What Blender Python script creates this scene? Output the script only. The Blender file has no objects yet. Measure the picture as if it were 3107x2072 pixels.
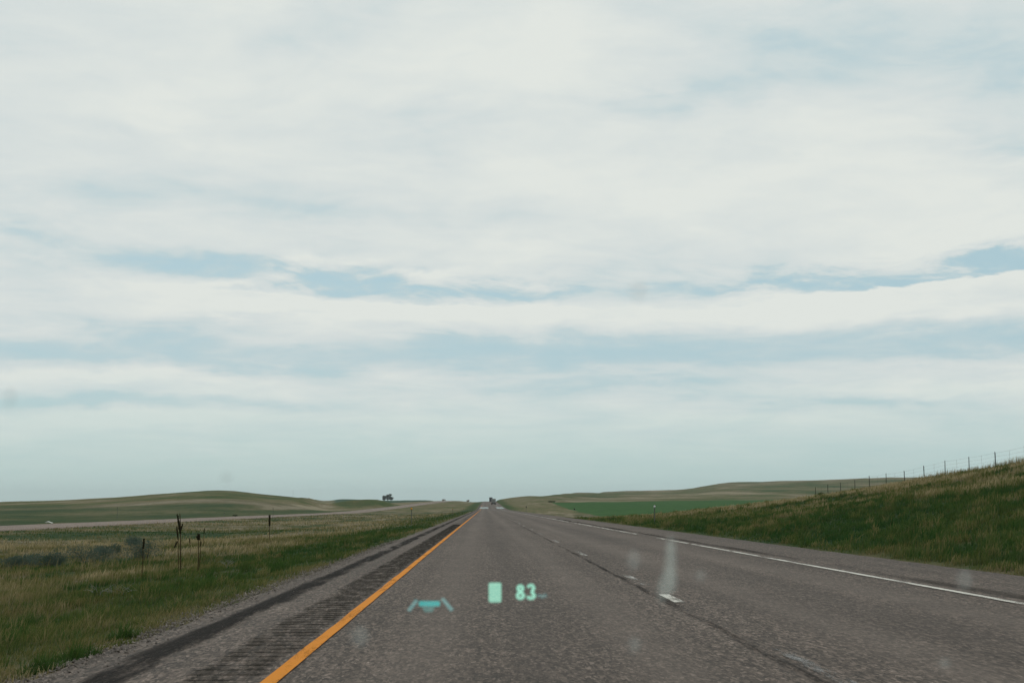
import bpy, math, random
import numpy as np
from mathutils import Vector, Matrix, Euler

rng = np.random.default_rng(7)
random.seed(7)
scene = bpy.context.scene
C = scene.collection
RAD = math.radians

# ------------------------------------------------------------------ helpers
def obj(name, mesh, mat=None, parent=None, loc=(0, 0, 0), rot=(0, 0, 0)):
    o = bpy.data.objects.new(name, mesh)
    C.objects.link(o)
    if mat is not None and mesh is not None and len(mesh.materials) == 0:
        mesh.materials.append(mat)
    o.location = loc
    o.rotation_euler = rot
    if parent is not None:
        o.parent = parent
    return o

def thing(name, label, cat, loc=(0, 0, 0), rotz=0.0, group=None):
    o = bpy.data.objects.new(name, None)
    C.objects.link(o)
    o.empty_display_size = 0.2
    o.location = loc
    o.rotation_euler = (0, 0, rotz)
    return tag(o, label, cat, group)

def tag(o, label, cat, group=None):
    o['label'] = label
    o['category'] = cat
    if group:
        o['group'] = group
    return o

def kind(o, k):
    o['kind'] = k
    return o

def dup(root, loc, rotz, label, group=None, scale=1.0):
    r = root.copy(); C.objects.link(r)
    r.location = loc; r.rotation_euler = (0, 0, rotz); r.scale = (scale,) * 3
    r['label'] = label
    if group: r['group'] = group
    for ch in list(root.children):
        c = ch.copy(); C.objects.link(c); c.parent = r
        for g in list(ch.children):
            d = g.copy(); C.objects.link(d); d.parent = c
    return r

class MB:
    """collects quads and tris into one mesh"""
    def __init__(s): s.v = []; s.f = []
    def add(s, v, f):
        b = len(s.v); s.v += [tuple(p) for p in v]; s.f += [tuple(b + i for i in q) for q in f]
    def box(s, c, d, rz=0.0, bev=0.0, taper=1.0):
        x, y, z = [k / 2 for k in d]
        cr, sr = math.cos(rz), math.sin(rz)
        ring = []
        b = bev
        prof = [(-z, x - b, y - b), (-z + b, x, y), (z - b, x * taper, y * taper), (z, x * taper - b, y * taper - b)] if b > 0 else [(-z, x, y), (z, x * taper, y * taper)]
        vs = []
        for (zz, xx, yy) in prof:
            for (sx, sy) in ((-1, -1), (1, -1), (1, 1), (-1, 1)):
                px, py = sx * xx, sy * yy
                vs.append((c[0] + px * cr - py * sr, c[1] + px * sr + py * cr, c[2] + zz))
        fs = [(3, 2, 1, 0)]
        n = len(prof)
        for k in range(n - 1):
            for i in range(4):
                j = (i + 1) % 4
                fs.append((4 * k + i, 4 * k + j, 4 * k + 4 + j, 4 * k + 4 + i))
        t = 4 * (n - 1)
        fs.append((t, t + 1, t + 2, t + 3))
        s.add(vs, fs)
    def tube(s, pts, radii, n=6):
        pts = [Vector(p) for p in pts]
        vs = []
        for i, p in enumerate(pts):
            t = (pts[min(i + 1, len(pts) - 1)] - pts[max(i - 1, 0)]).normalized()
            a = t.cross(Vector((0.13, 0.9, 0.35)))
            if a.length < 1e-3: a = t.cross(Vector((1, 0, 0)))
            a.normalize(); b = t.cross(a)
            r = radii[i] if hasattr(radii, '__len__') else radii
            for k in range(n):
                an = 2 * math.pi * k / n
                vs.append(p + a * (r * math.cos(an)) + b * (r * math.sin(an)))
        fs = []
        for i in range(len(pts) - 1):
            for k in range(n):
                k2 = (k + 1) % n
                fs.append((i * n + k, i * n + k2, (i + 1) * n + k2, (i + 1) * n + k))
        fs.append(tuple(reversed(range(n))))
        fs.append(tuple((len(pts) - 1) * n + k for k in range(n)))
        s.add(vs, fs)
    def cyl(s, c, axis, r, h, n=16, r2=None):
        c = Vector(c); a = Vector(axis).normalized()
        s.tube([c - a * h / 2, c + a * h / 2], [r, r if r2 is None else r2], n)
    def ell(s, c, d, nu=12, nv=8, jit=0.0):
        vs = []; fs = []
        for j in range(nv + 1):
            th = math.pi * j / nv
            for i in range(nu):
                ph = 2 * math.pi * i / nu
                k = 1 + random.uniform(-jit, jit)
                vs.append((c[0] + d[0] * math.sin(th) * math.cos(ph) * k, c[1] + d[1] * math.sin(th) * math.sin(ph) * k, c[2] + d[2] * math.cos(th) * k))
        for j in range(nv):
            for i in range(nu):
                i2 = (i + 1) % nu
                fs.append((j * nu + i, (j + 1) * nu + i, (j + 1) * nu + i2, j * nu + i2))
        s.add(vs, fs)
    def mesh(s, name, smooth=False):
        m = bpy.data.meshes.new(name)
        m.from_pydata(s.v, [], s.f)
        m.validate()
        if smooth:
            m.polygons.foreach_set('use_smooth', [True] * len(m.polygons))
        m.update()
        return m

def np_mesh(name, verts, faces, smooth=False, attrs=None):
    """verts (n,3), faces (m,k) of constant size"""
    m = bpy.data.meshes.new(name)
    faces = np.asarray(faces, dtype=np.int32)
    k = faces.shape[1]
    m.vertices.add(len(verts)); m.vertices.foreach_set('co', np.asarray(verts, dtype=np.float32).ravel())
    m.loops.add(faces.size); m.loops.foreach_set('vertex_index', faces.ravel())
    m.polygons.add(len(faces))
    m.polygons.foreach_set('loop_start', np.arange(0, faces.size, k, dtype=np.int32))
    m.polygons.foreach_set('loop_total', np.full(len(faces), k, dtype=np.int32))
    if smooth: m.polygons.foreach_set('use_smooth', np.ones(len(faces), dtype=bool))
    if attrs:
        for an, av in attrs.items():
            a = m.attributes.new(an, 'FLOAT', 'POINT')
            a.data.foreach_set('value', np.asarray(av, dtype=np.float32))
    m.update(calc_edges=True); m.validate()
    return m

# ------------------------------------------------------------------ numpy noise
_perm = np.random.default_rng(11).random((512, 512))
def vnoise(x, y):
    xi = np.floor(x).astype(int); yi = np.floor(y).astype(int)
    fx = x - xi; fy = y - yi
    fx = fx * fx * (3 - 2 * fx); fy = fy * fy * (3 - 2 * fy)
    g = lambda a, b: _perm[a % 512, b % 512]
    return (g(xi, yi) * (1 - fx) + g(xi + 1, yi) * fx) * (1 - fy) + (g(xi, yi + 1) * (1 - fx) + g(xi + 1, yi + 1) * fx) * fy
def fbm(x, y, oct=4):
    s = 0; a = 0.5; t = 0
    for k in range(oct):
        s = s + a * vnoise(x * 2 ** k + 17.3 * k, y * 2 ** k + 5.1 * k); t += a; a *= 0.55
    return s / t
def sstep(a, b, x):
    t = np.clip((x - a) / (b - a), 0, 1)
    return t * t * (3 - 2 * t)

# ------------------------------------------------------------------ camera
HAZE = .00006
H = 1.12                                   # eye height above the road (m)
PITCH, YAW = 6.62, -1.10
cam_d = bpy.data.cameras.new('camera')
cam_d.sensor_width = 36; cam_d.lens = 50
cam_d.clip_start = 0.05; cam_d.clip_end = 40000
cam_d.dof.use_dof = True
cam_d.dof.focus_distance = 150.0
cam_d.dof.aperture_fstop = 12.0
cam = bpy.data.objects.new('camera', cam_d)
C.objects.link(cam)
cam.location = (0, 0, H)
cam.rotation_euler = (RAD(90 + PITCH), 0, RAD(YAW))
scene.camera = cam
CAMR = cam.rotation_euler.to_matrix()
FP = 3107 * 50 / 36
def ray(px, py):
    d = CAMR @ Vector(((px - 1553.5) / FP, -(py - 1036) / FP, -1.0))
    return d
def at_depth(px, py, d): return Vector((0, 0, H)) + ray(px, py) * d
def at_y(px, py, Y):
    r = ray(px, py); return Vector((0, 0, H)) + r * (Y / r.y)

# ------------------------------------------------------------------ terrain functions
PL, PR = -2.9, 8.6                         # pavement edges
def curve_x(Y): return 2.0 * (np.clip(Y - 545, 0, 1200) / 755.0) ** 2
_zY = np.array([-100, 400, 480, 560, 650, 800, 1000, 1200, 1300, 1400, 1600, 2000, 3000, 12000.])
_zZ = np.array([0, 0, 0.02, 0.35, 1.0, 2.15, 3.75, 5.3, 5.9, 6.0, 5.0, 1.0, -4, -20.])
def zr(Y): return np.interp(Y, _zY, _zZ)
def opp_x(Y): return np.interp(Y, [0, 560, 700, 900, 1300, 2000], [-47.7, -47.7, -46.5, -42, -31, -24])
def opp_z(Y): return zr(Y) + np.interp(Y, [0, 560, 700, 1000, 1300, 2000], [-0.98, -0.98, -0.98, -0.1, 0.5, 0.5])
OW = 5.35                                  # half width of the far carriageway
_rtY = [0, 60, 85, 108, 300, 330, 450, 700, 900, 1300, 2000, 12000]
_rtZ = [5.1, 4.9, 4.7, 4.1, -2.2, -2.6, -2.8, -1.6, 0.8, 5.0, 6.0, 4.0]
def rt(Y): return np.interp(Y, _rtY, _rtZ)
def near(X, Y):
    x = X - curve_x(Y)
    r = zr(Y)
    # right bank
    t = np.clip((x - PR) / (38.8 - PR), 0, 1)
    pw = np.interp(Y, [0, 60, 110, 200, 320, 700, 1200], [1.1, 1.2, 1.55, 1.6, 1.2, 1.0, .5])
    dip = 1.4 * sstep(115, 215, Y) * sstep(760, 420, Y)
    zright = r + rt(Y) * t ** pw - dip * np.sin(np.pi * np.clip(t, 0, 1) ** .75) - 0.012 * np.clip(x - 38.8, 0, 60)
    # left median
    ox = opp_x(Y) + OW
    oz = opp_z(Y)
    s = np.clip((x - PL) / (ox - PL), 0, 1)
    d = PL - x
    sag = np.interp(s, [0, 0.12, 0.25, 0.45, 0.7, 0.9, 1], [0, -0.42, -0.75, -1.05, -0.9, -0.35, 0.0])
    zleft = r + (oz - r) * s + sag * np.interp(s, [0, .5, 1], [1, 0.7, .5])
    zleft = np.where(x < ox, oz, zleft)
    z = np.where(x > PR, zright, np.where(x < PL, zleft, r))
    return z
# skyline of the land left and right of the road, tangent of elevation over azimuth tangent
_uS = np.array([-.60, -.341, -.30, -.26, -.225, -.205, -.188, -.176, -.160, -.15, -.133, -.118, -.09, -.07, -.03, -.012, .008, .0127, .0174, .030, .0533, .083, .0997, .134, .146, .158, .169, .192, .211, .25, .285, .308, .6])
_eS = np.array([.0005, .0032, .0043, .0063, .0089, .0104, .0113, .0110, .0092, .0080, .0066, .0060, .0049, .0042, .0046, .0042, .004, .0058, .0068, .0072, .0088, .0102, .0109, .0112, .0127, .0148, .0160, .0171, .0181, .0185, .0199, .0204, .021])
_ud = np.linspace(-.6, .6, 2401)
_ed = np.interp(_ud, _uS, _eS)
_k = np.exp(-np.linspace(-2, 2, 13) ** 2); _k /= _k.sum()
_ed = np.convolve(np.pad(_ed, 6, mode='edge'), _k, mode='valid')
def far(X, Y):
    Yc = np.maximum(Y, 30.0)
    u = np.clip(X / Yc, -.6, .6)
    e = np.interp(u, _ud, _ed)
    left = u < 0.0
    # distance of the skyline ridge
    YS = np.interp(u, [-.6, -.13, -.1, 0.0, .03, .05, .085, .6], [900, 900, 2000, 2000, 1350, 1500, 2500, 2500])
    zs = H + e * YS
    zl = np.interp(Yc, [0, 300], [-1.0, -1.0])
    # left: -1 by the road, rising with an eased curve to the ridge
    tl = np.clip((Yc - 280) / (YS - 280), 0, 1)
    zleft = -1.0 + (zs + 1.0) * (0.65 * tl ** 1.15 + 0.35 * sstep(0, 1, tl))
    z3 = np.where(Yc < 1300, -1.0 + 5.4 * sstep(650, 1320, Yc), 4.4 + (zs - 4.4) * np.clip((Yc - 1300) / 700, 0, 1))
    zleft = np.where(u > -.13, zleft + (z3 - zleft) * sstep(-.125, -.105, u), zleft)
    # far left field band below the far trees stays low until 1400 m
    # right: crop field from -2.7 up to about 4 at 900 m, then the hills
    e9 = np.interp(u, [0, .045, .17, .6], [.0026, .0028, .0044, .006])
    z9 = H + e9 * 900
    tr = np.clip((Yc - 380) / (900 - 380), 0, 1)
    th = np.clip((Yc - 900) / (YS - 900), 0, 1)
    zright = np.where(Yc < 900, -2.7 + (z9 + 2.7) * tr ** 1.2, z9 + (zs - z9) * (0.45 * th + 0.55 * th * th * (3 - 2 * th)))
    wl = sstep(.01, -.01, u)
    z = zright * (1 - wl) + zleft * wl
    # behind the ridge the land falls away
    over = np.clip((Yc - YS) / 2500.0, 0, 3)
    z = z - zs * 0.0 - over * 16.0 - np.clip((Yc - YS) / 400, 0, 1) * 1.5
    # gullies and folds on the far hills
    fold = (fbm(X / 140.0, Y / 420.0, 4) - 0.5)
    z = z + fold * np.interp(Yc, [0, 600, 900, 1500, 2400, 9000], [0, .3, .8, 4.0, 9, 9]) * np.where(u > 0.02, 1, .25)
    return z
def mound(X, Y):
    return 3.9 * np.exp(-(np.abs(X + 73) / 15.0) ** 2.2 - ((Y - 770) / 70.0) ** 2) + 2.2 * np.exp(-((X + 58) / 9.0) ** 2 - ((Y - 790) / 50.0) ** 2)
def ground_z(X, Y):
    X = np.asarray(X, float); Y = np.asarray(Y, float)
    n = near(X, Y)
    f = far(X, Y)
    x = X - curve_x(Y)
    ox = opp_x(Y) - OW
    wR = sstep(39.5, np.interp(Y, [0, 200, 500], [150, 110, 70]), x) * np.interp(Y, [0, 120, 330], [.15, .25, 1])
    wL = sstep(ox - 1.0, ox - np.interp(Y, [0, 500, 1300], [30, 30, 60]), x)
    w = np.where(x > 0, wR, wL)
    z = n * (1 - w) + f * w
    # grassy mound beside the far carriageway
    z = z + mound(X, Y) * sstep(ox + 1, ox - 5, x)
    off = np.minimum(np.abs(x - np.clip(x, PL, PR)), np.abs(x - np.clip(x, ox, ox + 2 * OW)))
    amp = sstep(0.0, 3.0, off)
    z = z + amp * (0.16 * (fbm(X / 3.1, Y / 3.1, 3) - 0.5) + 0.5 * (fbm(X / 17.0, Y / 17.0, 2) - 0.5) * sstep(3, 12, off))
    return z
def gz(x, y): return float(ground_z(np.array([x]), np.array([y]))[0])

def dryness(X, Y):
    """0 lush green, 0.5 olive, 1 straw coloured"""
    x = X - curve_x(Y)
    n1 = fbm(X / 5.0 + 9, Y / 9.0, 4); n2 = fbm(X / 1.3 + 3, Y / 2.2 + 8, 3); n3 = fbm(X / 24.0, Y / 40.0 + 30, 3)
    edge = PL - x
    wob = 2.6 * (fbm(X / 4.0 + 60, Y / 9.0 + 2, 3) - .5)
    ew = edge + wob * np.interp(edge, [0, 3], [.1, 1])
    dl = np.interp(ew, [0, .6, 1.6, 3.2, 4.6, 7, 20, 34, 40], [.62, .36, .14, .10, .38, .50, .47, .40, .36])
    dl = dl + (2.0 * (n1 - .5) + 2.0 * (n2 - .5) + 1.2 * (n3 - .5)) * np.interp(ew, [0, 1, 3, 5], [.5, .3, .45, 1]) + .18 * sstep(40, 90, Y) * sstep(3.6, 6, ew)
    nearL = sstep(34, 12, Y)
    dl = dl + nearL * (.16 + .55 * np.exp(-((ew - 3.1) / .4) ** 2) * sstep(13, 16, Y) * sstep(26, 21, Y) - .42 * np.exp(-((ew - 4.6) / .8) ** 2))
    er = x - PR
    dr = np.interp(er, [0, .4, 1.2, 8, 12, 22, 27, 29.5, 31, 40], [.55, .38, .12, .14, .36, .44, .44, .48, .60, .6])
    n4 = fbm((X + Y * .35) / 5.5 + 3, (Y - X * .5) / 4.0 + 21, 3)
    dr = dr + (1.6 * (n1 - .5) + 2.4 * (n4 - .5) + .7 * (n3 - .5)) * np.interp(er, [0, 2, 9, 16], [.4, .5, .6, 1]) + 1.7 * (n2 - .5) * np.interp(er, [0, 5, 10], [.4, .5, 1])
    dr = dr + .58 * sstep(62, 125, Y) * sstep(.5, 3, er) * sstep(34, 22, er)
    d = np.where(x < 0, dl, dr)
    # land further off
    f = fbm(X / 60.0 + 4, Y / 110.0, 4); f2 = fbm(X / 16.0 + 4, Y / 50.0, 3)
    u = X / np.maximum(Y, 20.0)
    ez = (ground_z(X, Y) - H) / np.maximum(Y, 20.0)
    e_sk = np.interp(u, _ud, _ed)
    frac = ez / np.maximum(e_sk, .002)
    # left: green meadow by the road, straw band, green hilltop
    ez = ez + (.0030 * (fbm(X / 45.0 + 8, Y / 160.0, 4) - .5) + .0012 * (fbm(X / 9.0, Y / 70.0, 3) - .5)) * sstep(200, 500, Y)
    lf = np.interp(ez, [-.02, -.0055, -.0024, -.0016, .0010, .0035, .006, .0095, .012], [.42, .40, .36, .84, .80, .90, .66, .44, .40])
    lf = lf + 1.5 * (f - .5) + 1.1 * (f2 - .5)
    mw = np.clip(mound(X, Y) / 1.6, 0, 1)
    lf = lf * (1 - mw) + (.26 + .9 * (f2 - .5)) * mw
    lowl = (u > -.105) & (Y > 500)
    lf = np.where(lowl & (mw < .3), np.maximum(lf, .62 + .6 * (f2 - .5)), lf)
    pale = np.exp(-((u + .131) / .024) ** 4 - ((ez + .0004) / .0017) ** 2) * (0.2 + 1.8 * f2)
    lf = lf + 1.0 * pale
    rf = np.interp(frac, [-1, .2, .4, .6, .85, 1.0], [.6, .88, .66, .70, .55, .74]) + 1.6 * (f - .5) + .8 * (f2 - .5)
    ff = np.where(u < 0, lf, rf)
    ox = opp_x(Y) - OW
    w = np.where(x > 0, sstep(39.5, 60, x), sstep(ox, ox - 6, x))
    w = np.maximum(w, sstep(380, 700, Y) * .8)
    med = (x < PL) & (x > ox)
    ff = np.where(med, np.interp(edge, [0, 2, 4.5, 7, 40], [.3, .1, .2, .8, .75]) + .6 * (f2 - .5) , ff)
    ff = np.where((x > PR) & (x < 39), np.interp(er, [0, 1, 4, 7, 40], [.4, .15, .3, .72, .75]) + .6 * (f2 - .5), ff)
    return np.clip(d * (1 - w) + ff * w, -0.2, 1.3)

# ------------------------------------------------------------------ node helpers
def new_mat(name):
    m = bpy.data.materials.new(name); m.use_nodes = True
    nt = m.node_tree
    for n in list(nt.nodes):
        if n.type != 'OUTPUT_MATERIAL': nt.nodes.remove(n)
    return m, NT(nt)
class NT:
    def __init__(s, nt):
        s.nt = nt; s.out = [n for n in nt.nodes if n.type in ('OUTPUT_MATERIAL', 'OUTPUT_WORLD')]
        s.out = s.out[0] if s.out else None
    def n(s, t, **kw):
        nd = s.nt.nodes.new(t)
        for k, v in kw.items(): setattr(nd, k, v)
        return nd
    def put(s, sock, v):
        if v is None: return
        if isinstance(v, bpy.types.NodeSocket): s.nt.links.new(v, sock)
        else:
            if sock.type == 'RGBA' and hasattr(v, '__len__') and len(v) == 3: v = (*v, 1)
            sock.default_value = v
    def m(s, op, a, b=None, c=None, clamp=False):
        nd = s.n('ShaderNodeMath', operation=op, use_clamp=clamp)
        for i, v in enumerate((a, b, c)): s.put(nd.inputs[i], v)
        return nd.outputs[0]
    def add(s, a, b): return s.m('ADD', a, b)
    def sub(s, a, b): return s.m('SUBTRACT', a, b)
    def mul(s, a, b): return s.m('MULTIPLY', a, b)
    def vm(s, op, a, b=None, scale=None):
        nd = s.n('ShaderNodeVectorMath', operation=op)
        s.put(nd.inputs[0], a); s.put(nd.inputs[1], b)
        if scale is not None: s.put(nd.inputs['Scale'], scale)
        return nd.outputs[0]
    def xyz(s, v):
        nd = s.n('ShaderNodeSeparateXYZ'); s.put(nd.inputs[0], v); return nd.outputs
    def comb(s, x, y, z):
        nd = s.n('ShaderNodeCombineXYZ')
        for i, v in enumerate((x, y, z)): s.put(nd.inputs[i], v)
        return nd.outputs[0]
    def noise(s, vec, scale, detail=3, rough=.55, dist=0.0, col=False):
        nd = s.n('ShaderNodeTexNoise'); s.put(nd.inputs['Vector'], vec)
        s.put(nd.inputs['Scale'], scale); s.put(nd.inputs['Detail'], detail); s.put(nd.inputs['Roughness'], rough); s.put(nd.inputs['Distortion'], dist)
        return nd.outputs[1 if col else 0]
    def mix(s, f, a, b, mode='MIX'):
        nd = s.n('ShaderNodeMix', data_type='RGBA', blend_type=mode)
        s.put(nd.inputs[0], f); s.put(nd.inputs[6], a); s.put(nd.inputs[7], b)
        return nd.outputs[2]
    def ramp(s, f, stops, interp='LINEAR'):
        nd = s.n('ShaderNodeValToRGB'); s.put(nd.inputs[0], f)
        cr = nd.color_ramp; cr.interpolation = interp
        while len(cr.elements) < len(stops): cr.elements.new(0.5)
        for e, (p, c) in zip(cr.elements, stops):
            e.position = p; e.color = (*c, 1) if len(c) == 3 else c
        return nd.outputs[0]
    def mr(s, v, a, b, c=0.0, d=1.0, smooth=False):
        nd = s.n('ShaderNodeMapRange', interpolation_type='SMOOTHSTEP' if smooth else 'LINEAR', clamp=True)
        for i, q in enumerate((v, a, b, c, d)): s.put(nd.inputs[i], q)
        return nd.outputs[0]
    def attr(s, name):
        nd = s.n('ShaderNodeAttribute', attribute_name=name); return nd.outputs['Fac']
    def bsdf(s, col, rough=.8, spec=.3, normal=None, **kw):
        nd = s.n('ShaderNodeBsdfPrincipled')
        s.put(nd.inputs['Base Color'], col); s.put(nd.inputs['Roughness'], rough); s.put(nd.inputs['Specular IOR Level'], spec)
        if normal is not None: s.put(nd.inputs['Normal'], normal)
        for k, v in kw.items(): s.put(nd.inputs[k.replace('_', ' ')], v)
        return nd.outputs[0]
    def bump(s, h, strength=.5, dist=.01):
        nd = s.n('ShaderNodeBump'); s.put(nd.inputs['Height'], h); s.put(nd.inputs['Strength'], strength); s.put(nd.inputs['Distance'], dist)
        return nd.outputs[0]
    def surf(s, sh): s.nt.links.new(sh, s.out.inputs['Surface'])
    def pos(s): return s.n('ShaderNodeNewGeometry').outputs['Position']

GRASS_STOPS = [(0.0, (.014, .044, .011)), (.25, (.030, .060, .014)), (.45, (.061, .075, .023)), (.65, (.112, .105, .048)), (.85, (.148, .126, .076)), (1.0, (.225, .195, .13))]

def grass_colour(N, fac):
    """straw-to-green palette with a drift towards brown"""
    p = N.pos()
    c = N.ramp(N.m('MULTIPLY_ADD', fac, .8, .08, clamp=True), GRASS_STOPS)
    b = N.mr(N.noise(p, .55, 3), .5, .72)
    c = N.mix(N.mul(b, .38), c, (.082, .060, .028))
    g = N.mr(N.noise(N.vm('ADD', p, (31, 7, 3)), .35, 2), .55, .75)
    c = N.mix(N.mul(g, .35), c, (.030, .058, .028))
    return c

def mat_ground():
    m, N = new_mat('prairie_ground')
    p = N.pos()
    d = N.attr('dry')
    n = N.noise(p, 6.0, 4, .7); n2 = N.noise(p, .8, 4, .6)
    n3 = N.noise(N.vm('MULTIPLY', p, (1, .3, 1)), .25, 5, .65)
    f = N.add(d, N.add(N.mul(N.sub(n, .5), .7), N.add(N.mul(N.sub(n2, .5), .8), N.mul(N.sub(n3, .5), 1.3))))
    c = grass_colour(N, f)
    soil = N.mr(N.noise(p, 2.2, 4, .65), .56, .68)
    near_ = N.mr(N.m('ABSOLUTE', N.xyz(p)[1]), 40, 120, .6, 0)
    c = N.mix(N.mul(soil, near_), c, (.13, .10, .075))
    c = N.mix(1.0, c, N.ramp(N.noise(p, 26, 3, .7), [(.3, (.55, .55, .55)), (.75, (1.25, 1.25, 1.25))]), 'MULTIPLY')
    h = N.noise(p, 9, 5, .7)
    N.surf(N.bsdf(c, .95, .1, N.bump(h, .8, .08)))
    return m
def mat_hills():
    m, N = new_mat('prairie_hills')
    p = N.pos()
    d = N.attr('dry')
    q = N.vm('MULTIPLY', p, (1, .35, 1))
    n = N.noise(q, .12, 5, .65); n2 = N.noise(q, .03, 4, .6)
    n3 = N.noise(N.vm('MULTIPLY', p, (1, .25, 1)), .7, 4, .7)
    f = N.add(d, N.add(N.mul(N.sub(n, .5), 1.0), N.add(N.mul(N.sub(n2, .5), .8), N.mul(N.sub(n3, .5), .9))))
    c = N.ramp(N.m('MULTIPLY_ADD', f, .8, .08, clamp=True), GRASS_STOPS)
    b = N.mr(N.noise(q, .045, 3), .52, .7)
    c = N.mix(N.mul(b, .4), c, (.11, .075, .038))
    N.surf(N.bsdf(c, 1.0, .05))
    return m
def mat_field(name, base, alt):
    m, N = new_mat(name)
    p = N.pos()
    n = N.noise(N.vm('MULTIPLY', p, (1, .12, 1)), .22, 4, .6)
    n2 = N.noise(p, .02, 3)
    c = N.mix(N.mr(N.add(n, N.mul(N.sub(n2, .5), .8)), .3, .75), base, alt)
    N.surf(N.bsdf(c, 1.0, .05))
    return m
def mat_blade():
    m, N = new_mat('grass_blade')
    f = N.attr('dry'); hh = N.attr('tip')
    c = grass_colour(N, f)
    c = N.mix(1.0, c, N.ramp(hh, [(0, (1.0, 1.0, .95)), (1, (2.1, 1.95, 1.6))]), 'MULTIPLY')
    d = N.bsdf(c, .75, .12)
    t = N.n('ShaderNodeBsdfTranslucent'); N.put(t.inputs[0], c)
    mx = N.n('ShaderNodeMixShader'); N.put(mx.inputs[0], .35)
    N.nt.links.new(d, mx.inputs[1]); N.nt.links.new(t.outputs[0], mx.inputs[2])
    N.surf(mx.outputs[0])
    return m

def mat_asphalt(name='chip_seal', base=1.0, mirror=False):
    m, N = new_mat(name)
    p = N.pos(); X, Y, Z = N.xyz(p)
    # aggregate: small stones of mixed grey, brown and pinkish tone
    ps = N.comb(X, N.mul(Y, .24), Z)
    v = N.n('ShaderNodeTexVoronoi'); N.put(v.inputs['Vector'], ps); N.put(v.inputs['Scale'], 60)
    stone = N.xyz(v.outputs['Color'])[0]
    v2 = N.n('ShaderNodeTexVoronoi'); N.put(v2.inputs['Vector'], ps); N.put(v2.inputs['Scale'], 30)
    stone2 = N.xyz(v2.outputs['Color'])[1]
    c = N.ramp(stone, [(0, (.016, .014, .012)), (.45, (.075, .065, .055)), (.8, (.15, .128, .11)), (1, (.30, .265, .235))])
    c2 = N.ramp(stone2, [(0, (.030, .026, .022)), (.6, (.088, .075, .063)), (1, (.19, .162, .14))])
    c = N.mix(.45, c, c2)
    fine = N.noise(ps, 19, 5, .85)
    c = N.mix(1.0, c, N.ramp(fine, [(.34, (.58, .575, .57)), (.66, (1.42, 1.41, 1.40))]), 'MULTIPLY')
    # long streaks along the driving direction, wheel paths polished
    st = N.noise(N.comb(N.mul(X, 2.6), N.mul(Y, .045), 0), 1.0, 4, .6)
    c = N.mix(1.0, c, N.ramp(st, [(.3, (.80, .79, .78)), (.7, (1.2, 1.2, 1.2))]), 'MULTIPLY')
    def band(x0, w):
        t = N.m('DIVIDE', N.sub(X, x0), w)
        return N.m('POWER', 2.718, N.mul(N.mul(t, t), -1.0))
    wheel = N.add(N.add(band(-.45, .35), band(1.3, .35)), N.add(band(3.3, .4), band(5.1, .4)))
    c = N.mix(N.mul(wheel, .45), c, (.145, .128, .112))
    oil = N.add(band(.42, .3), band(4.2, .35))
    c = N.mix(N.mul(oil, .36), c, (.06, .052, .045))
    big = N.noise(N.comb(N.mul(X, .5), N.mul(Y, .05), 0), 1.0, 3, .6)
    c = N.mix(1.0, c, N.ramp(big, [(.3, (.86, .85, .84)), (.7, (1.12, 1.12, 1.12))]), 'MULTIPLY')
    # transverse blotches
    tb = N.noise(N.comb(N.mul(X, .35), N.mul(Y, .6), 3), 1.0, 3, .6)
    c = N.mix(1.0, c, N.ramp(tb, [(.35, (.90, .90, .90)), (.65, (1.08, 1.08, 1.08))]), 'MULTIPLY')
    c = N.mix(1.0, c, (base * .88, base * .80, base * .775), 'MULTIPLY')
    hgt = N.add(N.mul(v.outputs['Distance'], 1.2), fine)
    N.surf(N.bsdf(c, .85, .25, N.bump(hgt, .45, .006)))
    return m

def mat_dark(name, col, lo, hi, vx=(3, .25, 1), scale=2.0, col2=None, alpha=1.0, groove=False):
    """tar or dirt film: opaque where the noise is high, bare road between"""
    m, N = new_mat(name)
    p = N.pos()
    n = N.noise(N.vm('MULTIPLY', p, vx), scale, 5, .65)
    g = N.noise(p, 38, 3, .7)
    cc = N.mix(N.mr(g, .35, .7), col, col2 or tuple(k * 2.2 for k in col))
    e = N.attr('edge')
    a = N.mul(N.mr(N.add(n, N.mul(N.sub(g, .5), .35)), lo, hi), alpha)
    a = N.mul(a, N.mr(N.add(e, N.mul(N.sub(n, .5), 1.2)), .05, .55))
    if groove: a = N.mul(a, N.mr(N.attr('groove'), 0, 1, .52, 1.0))
    b = N.bsdf(cc, .9, .04)
    t = N.n('ShaderNodeBsdfTransparent')
    mx = N.n('ShaderNodeMixShader'); N.put(mx.inputs[0], a)
    N.nt.links.new(t.outputs[0], mx.inputs[1]); N.nt.links.new(b, mx.inputs[2])
    N.surf(mx.outputs[0])
    return m
def mat_paint(name, col, lo, hi, scale=5.0, dirt=(.2, .18, .16), spec=.3):
    m, N = new_mat(name)
    p = N.pos()
    n = N.noise(N.vm('MULTIPLY', p, (3, .5, 1)), scale * .2, 5, .7)
    g = N.noise(p, 55, 3, .7)
    a = N.mr(N.add(n, N.mul(N.sub(g, .5), .6)), lo, hi)
    c = N.mix(N.mr(g, .5, .8, 0, .45), col, dirt)
    b = N.bsdf(c, .7, spec)
    t = N.n('ShaderNodeBsdfTransparent')
    mx = N.n('ShaderNodeMixShader'); N.put(mx.inputs[0], a)
    N.nt.links.new(t.outputs[0], mx.inputs[1]); N.nt.links.new(b, mx.inputs[2])
    N.surf(mx.outputs[0])
    return m
def mat_plain(name, col, rough=.7, spec=.3, var=.25, scale=8.0, metal=0.0):
    m, N = new_mat(name)
    p = N.n('ShaderNodeTexCoord').outputs['Object']
    n = N.noise(p, scale, 4, .6)
    c = N.mix(1.0, col, N.ramp(n, [(.3, (1 - var,) * 3), (.7, (1 + var,) * 3)]), 'MULTIPLY')
    N.surf(N.bsdf(c, rough, spec, Metallic=metal))
    return m
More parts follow.
